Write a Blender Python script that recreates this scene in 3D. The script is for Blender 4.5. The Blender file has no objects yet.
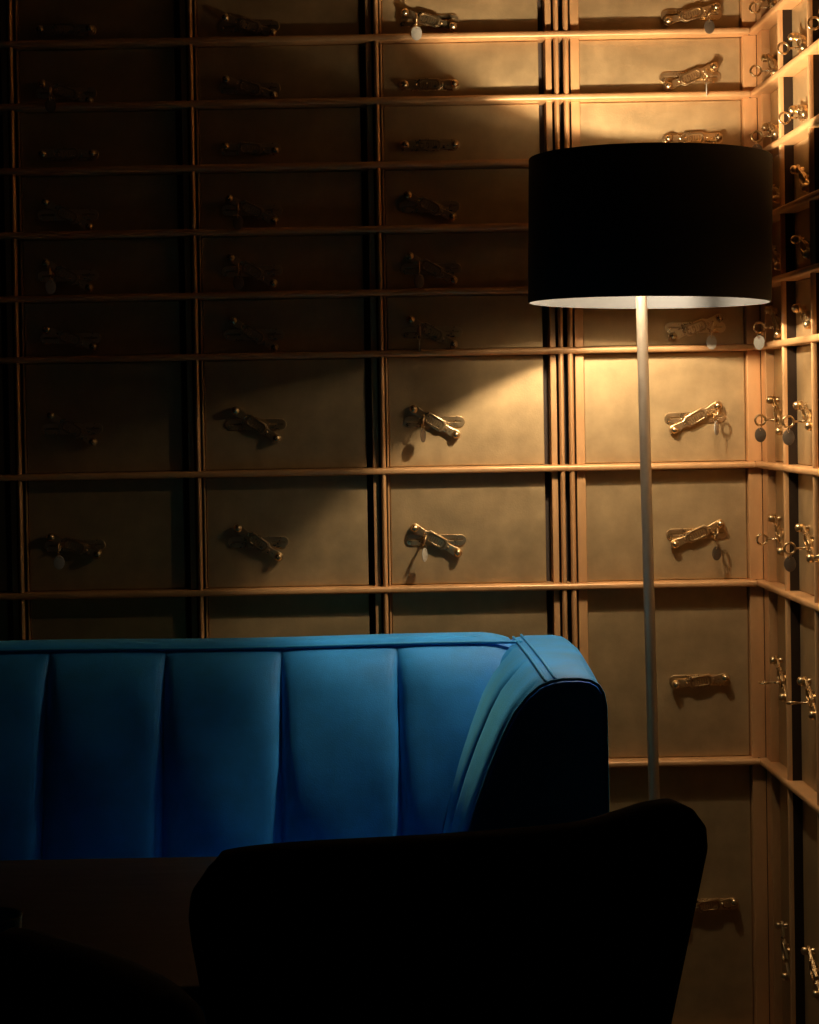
import bpy, bmesh, math, random
from mathutils import Vector, Matrix
random.seed(7)
PI = math.pi
S = bpy.context.scene
COL = S.collection

# ------------------------------------------------------------------ camera
F_PX, PX, PY = 2000.0, 343.0, 451.0            # focal length and principal point in the 819 x 1024 frame
cd = bpy.data.cameras.new('camera'); cam = bpy.data.objects.new('camera', cd); COL.objects.link(cam)
cd.sensor_width = 36; cd.sensor_fit = 'AUTO'; cd.lens = F_PX * 36 / 1024
cd.shift_x = (409.5 - PX) / 1024; cd.shift_y = (PY - 512) / 1024
cam.location = (0, 0, 1.3)
pitch, roll = .021, .018
cam.matrix_world = Matrix.Translation((0, 0, 1.3)) @ Matrix.Rotation(PI/2 - pitch, 4, 'X') @ Matrix.Rotation(-roll, 4, 'Z')
cd.clip_start = .05
S.camera = cam

# ------------------------------------------------------------------ world, exposure
w = bpy.data.worlds.new('world'); S.world = w; w.use_nodes = True
w.node_tree.nodes['Background'].inputs[0].default_value = (1.0, .88, .80, 1)
w.node_tree.nodes['Background'].inputs[1].default_value = .006
S.view_settings.view_transform = 'Standard'; S.view_settings.look = 'None'
S.view_settings.gamma = 1; S.view_settings.use_curve_mapping = False
S.view_settings.exposure = 0.0
BULB_STRENGTHS = [3150.0, 380.0]
BULB_COLOR = (1.0, .81, .58, 1)
LAMP = (.557, 3.60)
BULBS = [(-.100, -.080, 1.600), (.090, -.120, 1.575)]    # offsets from the lamp axis, height
BULB_R = .017

# ------------------------------------------------------------------ materials
def mat(name, base, rough=.5, metal=0., noise=0., nscale=30., bump=0., bscale=200., sheen=0., spec=.5, streak=None, coat=0., dirt=None):
    m = bpy.data.materials.new(name); m.use_nodes = True; nt = m.node_tree; N = nt.nodes; L = nt.links
    b = N['Principled BSDF']
    b.inputs['Base Color'].default_value = (*base, 1); b.inputs['Roughness'].default_value = rough
    b.inputs['Metallic'].default_value = metal; b.inputs['Specular IOR Level'].default_value = spec
    if sheen: b.inputs['Sheen Weight'].default_value = sheen; b.inputs['Sheen Roughness'].default_value = .35; b.inputs['Sheen Tint'].default_value = (*[min(1, c*2.0+.15) for c in base], 1)
    if coat: b.inputs['Coat Weight'].default_value = coat; b.inputs['Coat Roughness'].default_value = .2
    tc = N.new('ShaderNodeTexCoord'); mp = N.new('ShaderNodeMapping'); L.new(tc.outputs['Object'], mp.inputs[0])
    if streak: mp.inputs['Scale'].default_value = streak
    if noise:
        n = N.new('ShaderNodeTexNoise'); n.inputs['Scale'].default_value = nscale; n.inputs['Detail'].default_value = 6; n.inputs['Roughness'].default_value = .6
        L.new(mp.outputs[0], n.inputs[0])
        r = N.new('ShaderNodeMapRange'); r.inputs[1].default_value = .3; r.inputs[2].default_value = .7
        r.inputs[3].default_value = 1 - noise; r.inputs[4].default_value = 1 + noise
        L.new(n.outputs[0], r.inputs[0])
        mx = N.new('ShaderNodeVectorMath'); mx.operation = 'SCALE'; mx.inputs[0].default_value = base
        L.new(r.outputs[0], mx.inputs['Scale']); L.new(mx.outputs[0], b.inputs['Base Color'])
        r2 = N.new('ShaderNodeMapRange'); r2.inputs[1].default_value = .3; r2.inputs[2].default_value = .7
        r2.inputs[3].default_value = rough - .05; r2.inputs[4].default_value = min(1, rough + .07)
        L.new(n.outputs[0], r2.inputs[0]); L.new(r2.outputs[0], b.inputs['Roughness'])
    if bump:
        n2 = N.new('ShaderNodeTexNoise'); n2.inputs['Scale'].default_value = bscale; n2.inputs['Detail'].default_value = 3
        L.new(mp.outputs[0], n2.inputs[0])
        bp = N.new('ShaderNodeBump'); bp.inputs['Strength'].default_value = bump; bp.inputs['Distance'].default_value = .001
        L.new(n2.outputs[0], bp.inputs['Height']); L.new(bp.outputs[0], b.inputs['Normal'])
    return m
M = {
 'door':   mat('bronze_door', (.46, .315, .150), .45, .70, noise=.13, nscale=22, bump=.25, bscale=260),
 'frame':  mat('bronze_frame', (.58, .310, .125), .38, .30, noise=.14, nscale=18, streak=(1, 1, .35), bump=.2, bscale=120),
 'back':   mat('cabinet_back', (.05, .032, .02), .8, 0),
 'flank':  mat('shaded_flank', (.022, .012, .006), .6, 0, spec=.15, noise=.15, nscale=20),  # dark colour standing in for shade on the sides of the uprights
 'brass':  mat('aged_brass', (.62, .44, .23), .28, .96, noise=.05, nscale=60),
 'brassd': mat('dark_brass', (.40, .27, .13), .33, 1., noise=.06, nscale=60),
 'tag':    mat('pale_tag', (.42, .38, .30), .45, .1, noise=.08, nscale=200),
 'tagd':   mat('dark_tag', (.16, .12, .08), .4, .7, noise=.1, nscale=200),
 'shade':  mat('black_shade_fabric', (.010, .008, .007), .9, 0, bump=.3, bscale=600),
 'lining': mat('shade_lining', (.045, .044, .041), .6, 0),
 'pole':   mat('brushed_pole', (.50, .40, .29), .45, .65, noise=.06, nscale=40),
 'velvet': mat('blue_velvet', (.035, .36, .90), .55, 0, noise=.22, nscale=9, bump=.35, bscale=500, sheen=.35, spec=.25),
 'pipe':   mat('blue_piping', (.030, .36, .80), .55, 0, sheen=.3, spec=.3),
 'dark':   mat('black_upholstery', (.010, .009, .009), .85, 0, bump=.3, bscale=400, sheen=.03, spec=.15),
 'leg':    mat('black_leg', (.012, .010, .009), .4, 0),
 'table':  mat('dark_table_top', (.05, .038, .03), .45, 0, noise=.2, nscale=12, streak=(1, 6, 1), spec=.4),
 'wall':   mat('dark_wall', (.03, .024, .02), .9, 0, noise=.1, nscale=5),
 'floor':  mat('dark_floor', (.030, .020, .014), .5, 0, noise=.3, nscale=6, streak=(8, 1, 1)),
}
# blue glass
g = bpy.data.materials.new('blue_glass'); g.use_nodes = True; b = g.node_tree.nodes['Principled BSDF']
b.inputs['Base Color'].default_value = (.05, .22, .45, 1); b.inputs['Roughness'].default_value = .12; b.inputs['Transmission Weight'].default_value = .5
nz = g.node_tree.nodes.new('ShaderNodeTexNoise'); nz.inputs['Scale'].default_value = 40
rm = g.node_tree.nodes.new('ShaderNodeMapRange'); rm.inputs[3].default_value = .10; rm.inputs[4].default_value = .22
g.node_tree.links.new(nz.outputs[0], rm.inputs[0]); g.node_tree.links.new(rm.outputs[0], b.inputs['Roughness'])
M['blueglass'] = g
for i_, st_ in enumerate(BULB_STRENGTHS):
    e = bpy.data.materials.new('lit_bulb'); e.use_nodes = True; b = e.node_tree.nodes['Principled BSDF']
    b.inputs['Base Color'].default_value = (.9, .85, .7, 1)
    b.inputs['Emission Color'].default_value = BULB_COLOR; b.inputs['Emission Strength'].default_value = st_
    M['bulb', i_] = e

# ------------------------------------------------------------------ helpers
def obj(name, bm, m, parent=None, smooth=False, loc=None, rot=None):
    me = bpy.data.meshes.new(name)
    bmesh.ops.recalc_face_normals(bm, faces=bm.faces)
    bm.to_mesh(me); bm.free()
    for mm in (m if isinstance(m, (list, tuple)) else [m]): me.materials.append(mm)
    o = bpy.data.objects.new(name, me); COL.objects.link(o)
    if smooth:
        for p in me.polygons: p.use_smooth = True
        if smooth != 'all':
            me.set_sharp_from_angle(angle=math.radians(22 if smooth == 'edges' else 40))
    if parent: o.parent = parent
    if loc: o.location = loc
    if rot: o.rotation_euler = rot
    return o
def thing(name, label, cat, loc=(0, 0, 0), rotz=0, group=None):
    o = bpy.data.objects.new(name, None); COL.objects.link(o); o.empty_display_size = .05
    o.location = loc; o.rotation_euler = (0, 0, rotz)
    tag(o, label, cat, group); return o
def tag(o, label, cat, group=None):
    o['label'] = label; o['category'] = cat
    if group: o['group'] = group
def struct(name, bm, m):
    o = obj(name, bm, m); o['kind'] = 'structure'; return o
def box(bm, x0, x1, y0, y1, z0, z1, bev=0, seg=2):
    r = bmesh.ops.create_cube(bm, size=1)
    for v in r['verts']:
        v.co = Vector(((x0+x1)/2 + v.co.x*(x1-x0), (y0+y1)/2 + v.co.y*(y1-y0), (z0+z1)/2 + v.co.z*(z1-z0)))
    if bev:
        es = list({e for v in r['verts'] for e in v.link_edges})
        bmesh.ops.bevel(bm, geom=es, offset=bev, segments=seg, affect='EDGES', profile=.5)
    return bm
def B(*a, **k): return box(bmesh.new(), *a, **k)
def tube(bm, pts, r, n=10, caps=True, closed=False):
    pts = [Vector(p) for p in pts]; rings = []; N = len(pts)
    rr = r if isinstance(r, (list, tuple)) else [r]*N
    prev = None
    for i, p in enumerate(pts):
        a = pts[i-1] if (i > 0 or closed) else p; c = pts[(i+1) % N] if (i < N-1 or closed) else p
        t = (c - a).normalized()
        if prev is None:
            up = Vector((0, 0, 1)) if abs(t.z) < .9 else Vector((1, 0, 0))
            u = t.cross(up).normalized()
        else:
            u = (prev - t * prev.dot(t)).normalized()
        prev = u; v = t.cross(u)
        rings.append([bm.verts.new(p + (u*math.cos(2*PI*k/n) + v*math.sin(2*PI*k/n))*rr[i]) for k in range(n)])
    m = N if closed else N-1
    for i in range(m):
        A, Bq = rings[i], rings[(i+1) % N]
        for k in range(n): bm.faces.new((A[k], A[(k+1) % n], Bq[(k+1) % n], Bq[k]))
    if caps and not closed:
        bm.faces.new(rings[0]); bm.faces.new(rings[-1][::-1])
    return bm
def lathe(bm, prof, n=32, center=(0, 0), closed=False):
    rings = []
    for (r, z) in prof:
        if r < 1e-6: rings.append([bm.verts.new((center[0], center[1], z))])
        else: rings.append([bm.verts.new((center[0]+r*math.cos(2*PI*k/n), center[1]+r*math.sin(2*PI*k/n), z)) for k in range(n)])
    seq = list(zip(rings, rings[1:])) + ([(rings[-1], rings[0])] if closed else [])
    for A, C in seq:
        for k in range(n):
            k2 = (k+1) % n
            if len(A) == 1 and len(C) == 1: continue
            if len(A) == 1: bm.faces.new((A[0], C[k], C[k2]))
            elif len(C) == 1: bm.faces.new((A[k], A[k2], C[0]))
            else: bm.faces.new((A[k], A[k2], C[k2], C[k]))
    return bm
def loft(bm, rings, caps=True):
    V = [[bm.verts.new(p) for p in r] for r in rings]; n = len(V[0])
    for A, C in zip(V, V[1:]):
        for k in range(n): bm.faces.new((A[k], A[(k+1) % n], C[(k+1) % n], C[k]))
    if caps: bm.faces.new(V[0]); bm.faces.new(V[-1][::-1])
    return bm
def sphere(bm, c, r, u=16, v=10, sc=(1, 1, 1)):
    q = bmesh.ops.create_uvsphere(bm, u_segments=u, v_segments=v, radius=r)
    for x in q['verts']: x.co = Vector((c[0]+x.co.x*sc[0], c[1]+x.co.y*sc[1], c[2]+x.co.z*sc[2]))
    return bm
def plate(outlines, half, bev, y):
    """flat plate in the local XZ plane, front facing -Y, centred at depth y; extra outlines are holes"""
    cu = bpy.data.curves.new('outline', 'CURVE'); cu.dimensions = '2D'; cu.fill_mode = 'BOTH'
    cu.extrude = half; cu.bevel_depth = bev; cu.bevel_resolution = 1
    for ol in outlines:
        sp = cu.splines.new('POLY'); sp.points.add(len(ol)-1); sp.use_cyclic_u = True
        for i, (px, pz) in enumerate(ol): sp.points[i].co = (px, pz, 0, 1)
    ob = bpy.data.objects.new('outline', cu)
    me = bpy.data.meshes.new_from_object(ob)
    bm = bmesh.new(); bm.from_mesh(me)
    bpy.data.objects.remove(ob); bpy.data.curves.remove(cu); bpy.data.meshes.remove(me)
    bmesh.ops.remove_doubles(bm, verts=bm.verts, dist=1e-6)
    for v in bm.verts:
        x, z, d = v.co; v.co = Vector((x, y - d, z))
    return bm
def stadium(cx, cz, hl, hw, n=8):
    o = []
    for k in range(n+1):
        a = -PI/2 + PI*k/n; o.append((cx + hl - hw + hw*math.cos(a), cz + hw*math.sin(a)))
    for k in range(n+1):
        a = PI/2 + PI*k/n; o.append((cx - hl + hw + hw*math.cos(a), cz + hw*math.sin(a)))
    return o

# ------------------------------------------------------------------ setting
struct('floor', B(-3.2, 1.0, -1.0, 4.2, -.05, 0), M['floor'])
struct('ceiling', B(-3.2, 1.0, -1.0, 4.2, 2.9, 2.95), M['wall'])
struct('wall_back', B(-3.2, 1.0, 4.075, 4.2, 0, 2.9), M['wall'])
struct('wall_right', B(.912, 1.0, -1.0, 4.075, 0, 2.9), M['wall'])
struct('wall_left', B(-3.2, -3.1, -1.0, 4.075, 0, 2.9), M['wall'])

# ------------------------------------------------------------------ cabinets (frames of rails and uprights)
RAILS = [2.159, 2.0345, 1.910, 1.783, 1.656, 1.530, 1.4085, 1.1745, .938, .581, .030]
RH = .0065                                       # half height of a rail
def rail_bm(s0, s1, z, front, back=.006, rot=False):
    """rounded rail along local x, front at local y=-front"""
    prof = [(-back*-1, z-RH), (-front+.004, z-RH), (-front+.0012, z-RH+.0015), (-front, z-RH+.004), (-front, z+RH-.004), (-front+.0012, z+RH-.0015), (-front+.004, z+RH), (back, z+RH)]
    bm = bmesh.new()
    loft(bm, [[(s0, y, zz) for y, zz in prof], [(s1, y, zz) for y, zz in prof]])
    return bm
def upright_bm(s, hw, z0, z1, front, back=.03):
    prof = [(s-hw, back), (s-hw, -front+.009)] + [(s + hw*math.cos(a), -front+.009-.009*math.sin(a)) for a in [PI*(1-k/10) for k in range(1, 10)]] + [(s+hw, -front+.009), (s+hw, back)]
    bm = bmesh.new()
    loft(bm, [[(x, y, z0) for x, y in prof], [(x, y, z1) for x, y in prof]])
    return bm
GAPS = [(RAILS[i+1]+RH, RAILS[i]-RH) for i in range(len(RAILS)-1)]
def cabinet(label, loc, rotz, s0, s1, ups, beads, fd=.035):
    t = thing('deposit_box_cabinet', label, 'cabinet', loc, rotz)
    obj('back_board', B(s0, s1, .030, .060, .0, 2.20, bev=.001), M['back'], t)
    obj('header_panel', B(s0, s1 + (.016 if s0 == .4440 else 0), -.012, .0295, RAILS[0]+RH, 2.62, bev=.003), M['frame'], t)
    obj('plinth', B(s0, s1, -.006, .0295, 0, RAILS[-1]-RH, bev=.002), M['back'], t)
    for z in RAILS: obj('rail', rail_bm(s0, s1, z, fd, .0295), M['frame'], t, smooth=True)
    for s, hw in ups:
        bm = bmesh.new()
        for z0, z1 in GAPS:
            b2 = upright_bm(s, hw, z0, z1, fd-.0035, .0295); me = bpy.data.meshes.new('tmp'); b2.to_mesh(me); b2.free(); bm.from_mesh(me); bpy.data.meshes.remove(me)
        bm.normal_update()
        for f in bm.faces:                        # flat flanks have their shade painted in, only the rounded nose is bronze
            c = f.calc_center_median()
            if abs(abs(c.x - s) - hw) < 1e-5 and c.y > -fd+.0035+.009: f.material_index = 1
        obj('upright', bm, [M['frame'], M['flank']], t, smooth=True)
    for a, b_, fr in beads:
        bm = bmesh.new()
        for z0, z1 in GAPS: box(bm, a, b_, -fr, .0295, z0, z1, bev=.0012)
        obj('trim_strip', bm, M['frame'], t)
    return t
PW = 4.008; SY = 4.0                                          # front plane of the back wall doors
RX = .849                                         # front plane of the side wall doors
UP_A = [-1.000, -.6455, -.2885, .0800, .4370]
beadsA = []
for i in range(4):
    a, b_ = UP_A[i], UP_A[i+1]
    beadsA += [(a+.0075, a+.0115, .006), (b_-.0205, b_-.0085, .015)]
cabinet('wide bronze cabinet frame of four box columns left of the double upright', (0, PW, 0), 0, -1.006, .4435, [(u, .0050) for u in UP_A], beadsA)
cabinet('narrow bronze cabinet frame behind the floor lamp, between double upright and corner', (0, PW, 0), 0, .4440, .8193,
        [(.4560, .0055)], [(.466, .4835, .016), (.8085, .8355, .018)])
# side wall: local x runs from the corner towards the camera
UP_S = [.257, .492, .727]
cabinet('bronze side wall cabinet frame running from the corner towards the viewer', (RX, SY, 0), -PI/2, .0105, .968,
        [(u, .0046) for u in UP_S] + [(.9625, .0046)], [(.0108, .038, .013), (.0385, .065, .015)] + [(u-.0185, u-.0085, .010) for u in UP_S], fd=.029)

# ------------------------------------------------------------------ deposit boxes
def handle_outline():
    pts = []
    for k in range(7):
        a = -PI/2 + PI*k/6; pts.append((.0495 + .0085*math.cos(a), .0085*math.sin(a)))
    pts += [(.040, .0074), (.029, .0060), (.0235, .0062), (.0185, .0112), (-.0185, .0112), (-.0235, .0062), (-.029, .0060), (-.040, .0074)]
    for k in range(7):
        a = PI/2 + PI*k/6; pts.append((-.0495 + .0085*math.cos(a), .0085*math.sin(a)))
    pts += [(-.040, -.0074), (-.029, -.0060), (-.0235, -.0062), (-.0185, -.0112), (.0185, -.0112), (.0235, -.0062), (.029, -.0060), (.040, -.0074)]
    return pts
def mesh_from(bm, name, m, sm=True):
    o = obj(name, bm, m, smooth=sm); me = o.data; bpy.data.objects.remove(o); return me
ME_ESC = mesh_from(plate([stadium(0, 0, .0605, .0105), stadium(.040, .0005, .0145, .0021, 4)[::-1], stadium(-.040, .0005, .0145, .0021, 4)[::-1]], .0012, .0006, -.0019), 'escutcheon', M['brass'], False)
bm = plate([handle_outline()], .0016, .0009, -.0105)
for sx in (-1, 1):
    sphere(bm, (sx*.0262, -.0130, 0), .0026, 10, 6)
tube(bm, [(0, -.0005, 0), (0, -.0095, 0)], .007, 12)
ME_HAN = mesh_from(bm, 'handle', M['brass'], 'edges')
bm = bmesh.new(); prof = [(0, -.0001), (.0052, -.0001), (.0052, -.003), (.0038, -.005), (.0038, -.0085), (.0058, -.0105), (.0076, -.0135), (.0082, -.0170), (.0074, -.0208), (.0052, -.0234), (.0022, -.0246), (0, -.0248)]
lathe(bm, prof, 18)
for v in bm.verts: v.co = Vector((v.co.x, v.co.z, v.co.y))
ME_KNOB = mesh_from(bm, 'knob', M['brass'])
def oct_(hl, hw, c): return [(hl, hw-c), (hl-c, hw), (-hl+c, hw), (-hl, hw-c), (-hl, -hw+c), (-hl+c, -hw), (hl-c, -hw), (hl, -hw+c)]
bm = plate([oct_(.0205, .0102, .0052), oct_(.0180, .0079, .0042)[::-1]], .0009, .0005, -.0138)
for k in range(6):                                # worn raised ridges, no readable characters
    x = -.0120 + .0048*k; box(bm, x-.0007, x+.0007, -.0137, -.0129, -.0045 + .0006*(k % 2), .0046 - .0007*((k+1) % 2), bev=.0003, seg=1)
ME_NAME = mesh_from(bm, 'nameplate', M['brassd'], False)
def inst(name, me, parent, loc=(0, 0, 0), rot=(0, 0, 0)):
    o = bpy.data.objects.new(name, me); COL.objects.link(o); o.parent = parent; o.location = loc; o.rotation_euler = rot; return o
door_cache = {}
def door_mesh(wd, ht):
    k = (round(wd, 4), round(ht, 4))
    if k not in door_cache:
        bm = B(-wd/2, wd/2, 0, .0285, -ht/2, ht/2, bev=.0016)
        door_cache[k] = mesh_from(bm, 'door_panel', M['door'], False)
    return door_cache[k]
ORD = ['top', 'second', 'third', 'fourth', 'fifth', 'sixth', 'seventh', 'eighth', 'ninth', 'tenth']
def tiltword(a):
    return 'level handle' if abs(a) < 4 else ('handle raised at right' if a > 0 else 'handle raised at left')
def deposit_box(col, row, s0, s1, hs, hz, ang, side=False, handle=True):
    z0, z1 = GAPS[row]; z0 += .0012; z1 -= .0012
    cz = (z0+z1)/2; cs = (s0+s1)/2
    size = 'shallow' if row < 6 else ('tall' if row < 8 else 'extra large')
    lab = f"{size} bronze box, {ORD[row]} down in {col}" + (f", {tiltword(ang)}" if handle else '')
    if side: loc, rz = (RX, SY - cs, cz), -PI/2
    else: loc, rz = (cs, PW, cz), 0
    t = thing('deposit_box', lab, 'safe deposit box', loc, rz, 'bronze deposit boxes in the wall cabinets')
    inst('door_panel', door_mesh(s1-s0, z1-z0), t)
    if handle:
        lx, lz = hs - cs, hz - cz
        inst('escutcheon', ME_ESC, t, (lx, 0, lz), (0, -math.radians(random.uniform(-1, 1)), 0))
        h = inst('handle', ME_HAN, t, (lx, -.0005, lz), (0, -math.radians(ang), 0))
        for sx in (-1, 1): inst('knob', ME_KNOB, h, (sx*.0495, 0, 0))
        inst('nameplate', ME_NAME, h)
    return t
# ---- keys
def key(label, col_s, z, ang, off, side=False, ring_yaw=0, tagkind=None, tag_yaw=0, droop=0., drop=0.):
    a = math.radians(ang)
    # beside the handle bar, just under it
    ds = off*math.cos(a) + .0112*math.sin(a); dz = off*math.sin(a) - .0112*math.cos(a)
    if side: loc, rz = (RX, SY-(col_s+ds), z+dz), -PI/2
    else: loc, rz = (col_s+ds, PW, z+dz), 0
    t = thing('key', label, 'key', loc, rz, 'keys left in the box locks')
    bm = bmesh.new()
    tube(bm, [(0, .0, 0), (0, -.012, 0), (0, -.014, 0), (0, -.016, 0), (0, -.018, 0), (0, -.034, 0)], [.0022, .0022, .0032, .0032, .0020, .0018], 10)
    obj('key_shaft', bm, M['brass'], t, smooth=True)
    bm = bmesh.new(); c = Vector((0, -.0435, 0)); ry = math.radians(ring_yaw)
    # bow stands in the plane of the shaft; ring_yaw turns the key in its lock (about the shaft)
    pts = [c + Vector((math.sin(ry)*math.sin(q)*.0098, -math.cos(q)*.0098, math.cos(ry)*math.sin(q)*.0098)) for q in [2*PI*k/22 for k in range(22)]]
    tube(bm, pts, .0021, 8, closed=True)
    obj('key_bow', bm, M['brass'] if tagkind != 'dark' else M['brassd'], t, smooth='all')
    if tagkind:
        zb = -.0098*math.cos(ry); xb = 0
        bm = bmesh.new(); ty = math.radians(tag_yaw)
        c2 = Vector((xb, -.0435, zb - .0038))
        pts = [c2 + Vector((math.cos(ty+1.2)*math.sin(q)*.0052, math.sin(ty+1.2)*math.sin(q)*.0052, -drop/2 + math.cos(q)*(.0052 + drop/2))) for q in [2*PI*k/14 for k in range(14)]]
        tube(bm, pts, .0007, 6, closed=True)
        obj('split_ring', bm, M['brass'], t, smooth='all')
        hl, hw = .0138, .0105
        ol = [(math.cos(q)*hw, math.sin(q)*hl) for q in [2*PI*k/24 for k in range(24)]]
        bm = plate([ol, [(math.cos(q)*.0015, .0092+math.sin(q)*.0015) for q in [-2*PI*k/8 for k in range(8)]]], .0005, .0003, 0)
        g = obj('key_tag', bm, M['tag'] if tagkind == 'pale' else M['tagd'], t, smooth=True, loc=(c2.x, c2.y, c2.z - .0045 - .0105 - drop), rot=(0, droop, ty))
    return t

COLS = {0: 'column cut by left edge', 1: 'leftmost whole column', 2: 'second whole column', 3: 'column just left of lamp', 4: 'column behind lamp',
        5: 'side column beside corner', 6: 'second side column', 7: 'third side column'}
HB = {4: [(.710, 2.073, 15), (.706, 1.949, 22), (.709, 1.827, 1), (.708, 1.703, 12), (.708, 1.577, 18), (.709, 1.450, 21), (.706, 1.270, 28), (.706, 1.037, 23), (.708, .742, 7), (.719, .290, 8)],
      3: [(.186, 2.071, -17), (.185, 1.943, 0), (.184, 1.823, -1), (.182, 1.701, -27), (.183, 1.577, -30), (.182, 1.450, -31), (.184, 1.271, -32), (.183, 1.034, -31), (.183, .742, -12)],
      2: [(-.172, 2.066, -19), (-.173, 1.943, -19), (-.174, 1.822, -6), (-.173, 1.700, -27), (-.175, 1.579, -32), (-.174, 1.452, -34), (-.173, 1.272, -35), (-.173, 1.036, -36), (-.173, .742, -14)],
      1: [(-.538, 2.065, 0), (-.539, 1.940, -21), (-.538, 1.818, 0), (-.541, 1.697, -30), (-.543, 1.576, -31), (-.541, 1.451, -21), (-.541, 1.270, -33), (-.541, 1.036, -21), (-.541, .742, -10)],
      0: [(-.895, 2.067, 0), (-.895, 1.942, -10), (-.895, 1.82, 0), (-.895, 1.70, -20), (-.895, 1.577, -30), (-.895, 1.451, -10), (-.895, 1.27, -30), (-.895, 1.036, -20), (-.895, .742, -8)]}
for c in range(4):
    s0, s1 = UP_A[c]+.0130, UP_A[c+1]-.0330
    for r, (hs, hz, an) in enumerate(HB[c]): deposit_box(COLS[c], r, s0, s1, hs, hz, an)
for r, (hs, hz, an) in enumerate(HB[4]): deposit_box(COLS[4], r, .4850, .8070, hs, hz, an)
# side wall: (s centre, z, angle)
HS = {5: [2.066, 1.945, 1.820, 1.700, 1.577, 1.452, 1.273, 1.043, .765, .236], 6: [2.066, 1.945, 1.820, 1.700, 1.577, 1.452, 1.273, 1.043, .762, .262]}
AS = {5: [-20, -25, -15, -20, -25, -30, -37, -36, -38, -60], 6: [-15, -20, -12, -25, -20, -20, -22, -30, -30, -35]}
SS = {5: (.070, .2350, .150), 6: (.2650, .4700, .390), 7: (.5000, .7050, .625)}
for c in (5, 6, 7):
    a, b_, hs = SS[c]
    for r in range(10):
        zz = HS[5 if c == 5 else 6][r]; an = AS[5 if c == 5 else 6][r]
        deposit_box(COLS[c], r, a, b_, hs, zz, an, side=True)

def K(c, r, off, lab, **k):
    if c <= 4: hs, hz, an = HB[c][r]; key(lab, hs, hz, an, off, False, **k)
    else: key(lab, SS[c][2], HS[5 if c == 5 else 6][r], AS[5 if c == 5 else 6][r], off, True, **k)
K(4, 0, .026, 'key with round tag in topmost box behind the lamp', tagkind='dark', tag_yaw=10, ring_yaw=25)
K(4, 1, .022, 'key seen edge on in second box down behind the lamp', tagkind='pale', tag_yaw=80)
K(4, 5, .022, 'key with pale tag in box right under the lamp shade rim', tagkind='pale', tag_yaw=5, ring_yaw=10)
K(4, 6, .034, 'key with half turned tag in upper tall box behind lamp pole', tagkind='pale', tag_yaw=55, ring_yaw=30)
K(4, 7, .030, 'key with dark round tag in lower tall box behind lamp pole', tagkind='dark', tag_yaw=25, ring_yaw=15, drop=.010)
K(3, 0, -.024, 'key with pale oval tag in topmost box left of lamp shade', tagkind='pale', tag_yaw=5)
K(3, 5, -.024, 'key with dark tag in sixth box down left of lamp', tagkind='dark', tag_yaw=80)
K(3, 4, -.024, 'key with dark tag in fifth box down left of lamp', tagkind='dark', tag_yaw=15)
K(3, 6, -.022, 'key with dark edge on tag in upper tall box left of lamp', tagkind='dark', tag_yaw=60, ring_yaw=10)
K(3, 7, -.022, 'key with small tag and long shadow in lower tall box left of lamp', tagkind='pale', tag_yaw=60, ring_yaw=20)
K(2, 3, -.024, 'key with dim tag in fourth box down of second whole column', tagkind='dark', tag_yaw=10)
K(2, 4, -.024, 'key with dim tag in fifth box down of second whole column', tagkind='dark', tag_yaw=10)
K(1, 1, -.024, 'key with shadowed tag in second box down of leftmost whole column', tagkind='dark', tag_yaw=5)
K(1, 4, -.028, 'key with shadowed tag in fifth box down of leftmost whole column', tagkind='pale', tag_yaw=5)
K(1, 7, -.024, 'key with pale tag glinting in lower tall box of leftmost whole column', tagkind='pale', tag_yaw=5)
for r, w_ in ((0, 'topmost'), (1, 'second'), (2, 'third'), (5, 'sixth'), (6, 'seventh'), (7, 'eighth')):
    K(5, r, .0, f'key with round bow in {w_} box down of side column beside corner', tagkind={2: 'dark', 5: 'pale', 6: 'dark'}.get(r), tag_yaw=80 if r != 5 else 60)
for r, w_ in ((0, 'topmost'), (1, 'second'), (2, 'third'), (6, 'seventh'), (7, 'eighth')):
    K(6, r, .0, f'key with round bow in {w_} box down of second side column', tagkind='dark' if r in (6, 7) else None, tag_yaw=75)
K(6, 8, .0, 'key with bow turned flat in extra large box of second side column', ring_yaw=75)
K(5, 8, .0, 'short dark key in extra large upper box beside the corner', ring_yaw=90)
K(7, 0, .0, 'key in topmost box of third side column at frame edge')
K(7, 1, .0, 'key in second box down of third side column at frame edge')
K(7, 7, .0, 'key in eighth box down of third side column at frame edge', ring_yaw=60)

# ------------------------------------------------------------------ floor lamp
lx, ly = LAMP
t = thing('floor_lamp', 'tall floor lamp with black drum shade and slim metal pole, standing in the corner', 'floor lamp', (lx, ly, 0))
bm = lathe(bmesh.new(), [(0, 0), (.125, 0), (.130, .003), (.130, .012), (.126, .016), (.03, .022), (.014, .032), (0, .032)], 48)
obj('base', bm, M['pole'], t, smooth=True)
bm = tube(bmesh.new(), [(0, 0, .028), (-.0158, 0, 1.49), (-.0190, 0, 1.715)], .0100, 20)
obj('pole', bm, M['pole'], t, smooth=True)
ZB, ZT, RS = 1.481, 1.740, .2150
sh = lathe(bmesh.new(), [(RS, ZB), (RS+.0012, ZB+.002), (RS+.0012, ZT-.002), (RS, ZT), (RS-.002, ZT), (RS-.002, ZB)], 128, closed=True)
for f in sh.faces:
    c = f.calc_center_median(); f.material_index = 1 if (abs(f.normal.z) < .5 and math.hypot(c.x, c.y) < RS-.0012) else 0
cz = (ZB+ZT)/2
for v in sh.verts: v.co.z -= cz
shade = obj('lamp_shade', sh, [M['shade'], M['lining']], t, smooth=True, loc=(0, 0, cz), rot=(0, .020, 0))
bm = bmesh.new()
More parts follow.
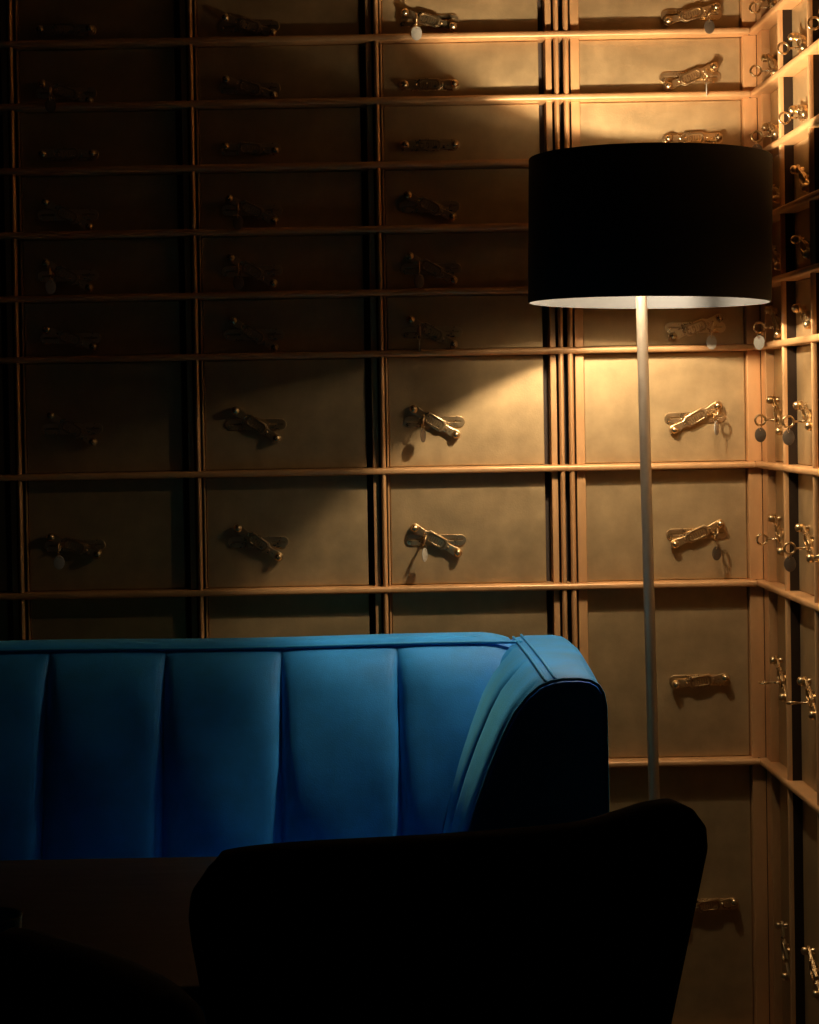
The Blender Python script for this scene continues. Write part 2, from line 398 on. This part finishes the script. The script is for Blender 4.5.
for k in range(3):
    a = math.radians(35 + 120*k)
    tube(bm, [(-.0185, 0, 0), (math.cos(a)*(RS-.0018), math.sin(a)*(RS-.0018), 0)], .0022, 8)
ringp = [(-.0185+.016*math.cos(q), .016*math.sin(q), 0) for q in [2*PI*k/20 for k in range(20)]]
tube(bm, ringp, .004, 8, closed=True)
tube(bm, [(math.cos(q)*(RS-.0035), math.sin(q)*(RS-.0035), 0) for q in [2*PI*k/64 for k in range(64)]], .0015, 6, closed=True)
obj('shade_spider', bm, M['pole'], t, smooth='all', loc=(0, 0, ZT-.022))
for i_, (bx, by, bz) in enumerate(BULBS):
    d = Vector((bx+.0178, by, 0)).normalized()
    bm = bmesh.new()
    q0 = Vector((-.0175, 0, bz-.045)); q1 = Vector((bx, by, bz-.045))
    tube(bm, [q0, q0.lerp(q1, .5) + Vector((0, 0, -.004)), q1], .004, 8)
    tube(bm, [q1, (bx, by, bz-BULB_R*.85)], .0125, 14)
    obj('bulb_holder', bm, M['pole'], t, smooth=True)
    bm = sphere(bmesh.new(), (bx, by, bz), BULB_R, 24, 16)
    obj('light_bulb', bm, M['bulb', i_], t, smooth='all')

# ------------------------------------------------------------------ blue channelled sofa
t = thing('sofa', 'blue velvet sofa with channelled backrest and piped arm, in front of the boxes', 'sofa', (0, 0, 0))
XR = .270; XL = -1.33
# backrest face: profile (y, z) from the top rear over the top and down the reclined front
BP = [(3.585, .10), (3.585, .86), (3.580, .885), (3.565, .8955), (3.540, .899), (3.500, .900), (3.476, .898), (3.464, .892), (3.459, .886),
      (3.452, .879), (3.441, .868), (3.424, .848), (3.407, .820), (3.391, .785), (3.374, .745), (3.358, .700), (3.343, .650), (3.330, .600), (3.318, .540), (3.310, .480), (3.306, .40)]
SEAM0, PITCH = .087, .2005
def chan(x):
    u = ((x - SEAM0)/PITCH) % 1.0
    d = min(u, 1-u)*PITCH
    return 1 - math.exp(-d/.0075)*1.0 + .35*math.sin(PI*u)
xs = []
x = SEAM0 + PITCH
seams = [SEAM0 + PITCH*k for k in range(1, -9, -1)]
for a, b_ in zip(seams, seams[1:]):
    for q in (0, .01, .025, .05, .09, .15, .23, .33, .45, .55, .67, .77, .85, .91, .95, .975, .99): xs.append(a + (b_-a)*q)
xs = [x for x in xs if x > XL]
bm = bmesh.new(); grid = []
for x in xs:
    row = []
    for i, (y, z) in enumerate(BP):
        dy = 0
        if i >= 9:
            fade = min(1, (i-8)/3.)
            wv = .0025*math.sin(x*37 + z*21) + .0016*math.sin(x*71 - z*55)
            dy = -(chan(x)*.015 - .010)*fade + wv*fade*.6
        row.append(bm.verts.new((x, y+dy, z + .0015*math.sin(x*9) - (.011*min(1, max(0, (x-.235)/.055))**2 if 1 < i < 12 else 0))))
    grid.append(row)
for A, C in zip(grid, grid[1:]):
    for k in range(len(BP)-1): bm.faces.new((A[k], C[k], C[k+1], A[k+1]))
for g_ in (grid[0], grid[-1]): bm.faces.new(g_)
for A, C in zip(grid, grid[1:]): bm.faces.new((A[0], C[0], C[-1], A[-1]))
back = obj('backrest', bm, M['velvet'], t, smooth='all')
bm = tube(bmesh.new(), [(x, 3.459, .890 + .0015*math.sin(x*9)) for x in [XL + (.305-XL)*k/60 for k in range(61)]], .0028, 8)
obj('piping', bm, M['pipe'], back, smooth='all')
# arms
AF, AB = 2.955, 3.575                              # front and rear of the arm
def arm(mirror):
    fx = (lambda x: x) if not mirror else (lambda x: 2*(XL+.08) - x + .23 - .0)
    inner = [(.135, .42), (.142, .50), (.155, .58), (.1705, .645), (.189, .705), (.2095, .760), (.232, .812), (.2485, .843), (.268, .867), (.286, .882), (.303, .889)]
    top = [(.320, .892), (.345, .892), (.362, .889), (.373, .882), (.380, .870), (.3835, .850)]
    outer = [(.384, .70), (.384, .40), (.384, .12)]
    bottom = [(.26, .12), (.135, .12)]
    P = inner + top + outer + bottom
    n = len(P); cx_ = .27; cz_ = .5
    def ring(y, ins, seam=0., taper=0.):
        R = []
        for i in range(n):
            px, pz = P[i]
            ax, az = P[i-1]; bx, bz = P[(i+1) % n]
            tx, tz = bx-ax, bz-az; l = math.hypot(tx, tz); nx, nz = tz/l, -tx/l     # inward for this order
            k = ins
            if 1 <= i <= 8: k += seam
            ex = .020*min(1, max(0, (y-AF)/.45)) if i >= len(inner)+1 and i < n-1 else 0
            R.append((fx(px + nx*k + ex), y, pz + nz*k + taper))
        return R
    # arm top rises a touch to the rear and its inner side carries soft seams
    ys = []
    def S_(y): 
        d1 = min(abs(y-3.012), abs(y-3.225), abs(y-3.42))
        return .011*math.exp(-d1/.010)
    rings = [ring(AF, .012), ring(AF+.0035, .0045), ring(AF+.010, .001)]
    y = AF + .018
    while y < AB-.03:
        rings.append(ring(y, 0 - .003*math.sin(PI*(y-AF)/.62), S_(y))); y += .0085
    rings += [ring(AB-.02, .001), ring(AB-.006, .006), ring(AB, .016)]
    bm = loft(bmesh.new(), rings)
    a_ = obj('arm', bm, M['velvet'], t, smooth=True)
    bm = bmesh.new()
    fr = [Vector((fx(px), AF+.006, pz+.001)) for px, pz in inner[3:] + top + outer[:2]]
    tube(bm, fr, .0026, 8)
    obj('piping', bm, M['pipe'], a_, smooth='all')
    bm = bmesh.new()
    for dx, dz in ((-.006, -.002), (.008, .0015)):
        tube(bm, [(fx(.303+dx), y, .8905+dz + .003*math.sin(PI*(y-AF)/.62)) for y in [AF+.006 + (AB-.03-AF)*k/20 for k in range(21)]], .0022, 8)
    obj('seam_welt', bm, M['pipe'], a_, smooth='all')
arm(False); arm(True)
obj('seat_frame', B(XL+.06, .134, 3.00, 3.575, .12, .30, bev=.01), M['velvet'], t)
bm = B(XL+.07, .130, 2.945, 3.29, .302, .44, bev=.03, seg=4)
obj('seat_cushion', bm, M['velvet'], t, smooth=True)
for px in (XL-.02, .30):
    for py in (3.03, 3.50): obj('leg', tube(bmesh.new(), [(px, py, 0), (px, py, .121)], [.013, .02], 14), M['leg'], t, smooth=True)

# ------------------------------------------------------------------ table and glass
t = thing('side_table', 'dark square table between the blue sofa and the chairs, mostly in shadow', 'table', (-.53, 2.380, 0))
obj('table_top', B(-.36, .380, -.305, .31, .678, .700, bev=.006, seg=3), M['table'], t, smooth=True)
obj('pedestal', lathe(bmesh.new(), [(0, .014), (.05, .014), (.03, .05), (.028, .60), (.06, .676), (0, .676)], 24), M['leg'], t, smooth=True)
obj('foot_plate', lathe(bmesh.new(), [(0, 0), (.23, 0), (.23, .008), (.20, .0145), (0, .0145)], 40), M['leg'], t, smooth=True)
gl = obj('tumbler', lathe(bmesh.new(), [(0, .7002), (.030, .7002), (.034, .704), (.037, .745), (.0345, .745), (.0315, .709), (0, .708)], 40, center=(-.402, 2.21)), M['blueglass'], None, smooth=True)
tag(gl, 'small blue glass tumbler on the dark table at the left frame edge', 'glass')

# ------------------------------------------------------------------ dark upholstered chairs
def catmull(P, n):
    out = []
    for i in range(len(P)-1):
        p0, p1, p2, p3 = P[max(i-1, 0)], P[i], P[i+1], P[min(i+2, len(P)-1)]
        for k in range(n):
            u = k/n
            out.append(tuple(.5*((2*b)+(-a+c)*u+(2*a-5*b+4*c-d)*u*u+(-a+3*b-3*c+d)*u**3) for a, b, c, d in zip(p0, p1, p2, p3)))
    out.append(tuple(P[-1])); return out
def lounge_chair(label, crest, fwd, pull, thick=.062, zseat=.43):
    xs_ = [p[0] for p in crest]; ys_ = [p[1] for p in crest]
    c0 = Vector((crest[0][0], crest[0][1])); c1 = Vector((crest[-1][0], crest[-1][1])); mid = (c0+c1)/2
    f = Vector(fwd).normalized(); side = Vector((f.y, -f.x))
    base = mid + f*.20
    t = thing('lounge_chair', label, 'chair', (base.x, base.y, 0), 0, 'black upholstered chairs seen from behind')
    pts = catmull(crest, 10)
    rings = []
    N = len(pts)
    foc = mid + f*.10
    for i, (x, y, z) in enumerate(pts):
        a = Vector(pts[max(i-1, 0)][:2]); b_ = Vector(pts[min(i+1, N-1)][:2]); tg = (b_-a).normalized(); nrm = Vector((-tg.y, tg.x))
        if nrm.dot(f) < 0 and nrm.dot(foc - Vector((x, y))) < 0: nrm = -nrm
        lv = [0, .05, .12, .2, .3, .42]
        R = []
        p = Vector((x, y))
        def at(z_, off):
            dz = max(0, z - z_)
            q = p + (foc - p)*(pull*dz/.45) + nrm*off
            return (q.x - base.x, q.y - base.y, z_)
        zb = .36; h = z - zb
        for q in (1, .8, .6, .4, .2, .08): R.append(at(zb + (h-.03)*(1-q), 0))
        for a_ in (0, 30, 60, 90, 120, 150, 180):
            r_ = thick/2; aa = math.radians(a_)
            R.append(at(z - .03 + .03*math.sin(aa), r_ - r_*math.cos(aa)))
        for q in (.08, .2, .4, .6, .8, 1): R.append(at(zb + (h-.03)*(1-q), thick*(1 + .15*math.sin(PI*q))))
        rings.append(R)
    bm = loft(bmesh.new(), rings)
    obj('backrest', bm, M['dark'], t, smooth='all')
    # seat
    def P2(a_, b_): q = mid + side*a_ + f*b_; return (q.x-base.x, q.y-base.y)
    wd = (c1-c0).length*.5
    ring = []
    for k in range(32):
        q = 2*PI*k/32; ex = 4
        a_ = wd*.84*math.copysign(abs(math.cos(q))**(2/ex), math.cos(q)); b_ = .215 + .205*math.copysign(abs(math.sin(q))**(2/ex), math.sin(q))
        ring.append((a_, b_))
    def rg(sc, z_): return [(*P2(a_*sc, .215+(b_-.215)*sc), z_) for a_, b_ in ring]
    obj('seat', loft(bmesh.new(), [rg(.90, .30), rg(.96, .31), rg(.97, .36), rg(1, .37), rg(1.01, .40), rg(.98, zseat-.008), rg(.92, zseat)]), M['dark'], t, smooth=True)
    for sa in (-1, 1):
        for b_ in (.06, .37):
            x0, y0 = P2(sa*wd*.70, .215+(b_-.215)*.95); x1, y1 = P2(sa*wd*.80, .215+(b_-.215)*1.1)
            obj('leg', tube(bmesh.new(), [(x1, y1, 0), (x0, y0, .301)], [.010, .017], 12), M['leg'], t, smooth=True)
    return t
CR1 = [(-.168, 2.060, .760), (-.168, 2.010, .800), (-.165, 1.965, .836), (-.150, 1.930, .860), (-.115, 1.920, .8715), (-.04, 1.935, .8745), (.10, 1.985, .8690), (.20, 2.025, .8665), (.262, 2.050, .8675),
       (.300, 2.070, .8725), (.335, 2.088, .8785), (.364, 2.105, .8770), (.386, 2.130, .8640), (.394, 2.160, .843), (.392, 2.195, .815)]
lounge_chair('wide black upholstered chair seen from behind, in front of the blue sofa', CR1, (-.38, .925), .30)
CR2 = [(-.335, 1.985, .700), (-.325, 1.960, .765), (-.305, 1.925, .805), (-.283, 1.890, .8165), (-.255, 1.840, .8220), (-.215, 1.765, .8330), (-.165, 1.675, .8420), (-.125, 1.600, .8440), (-.110, 1.560, .835), (-.108, 1.520, .800), (-.112, 1.495, .73)]
lounge_chair('black chair at lower left of photo, turned sideways beside the dark table', CR2, (-.88, -.47), .22)
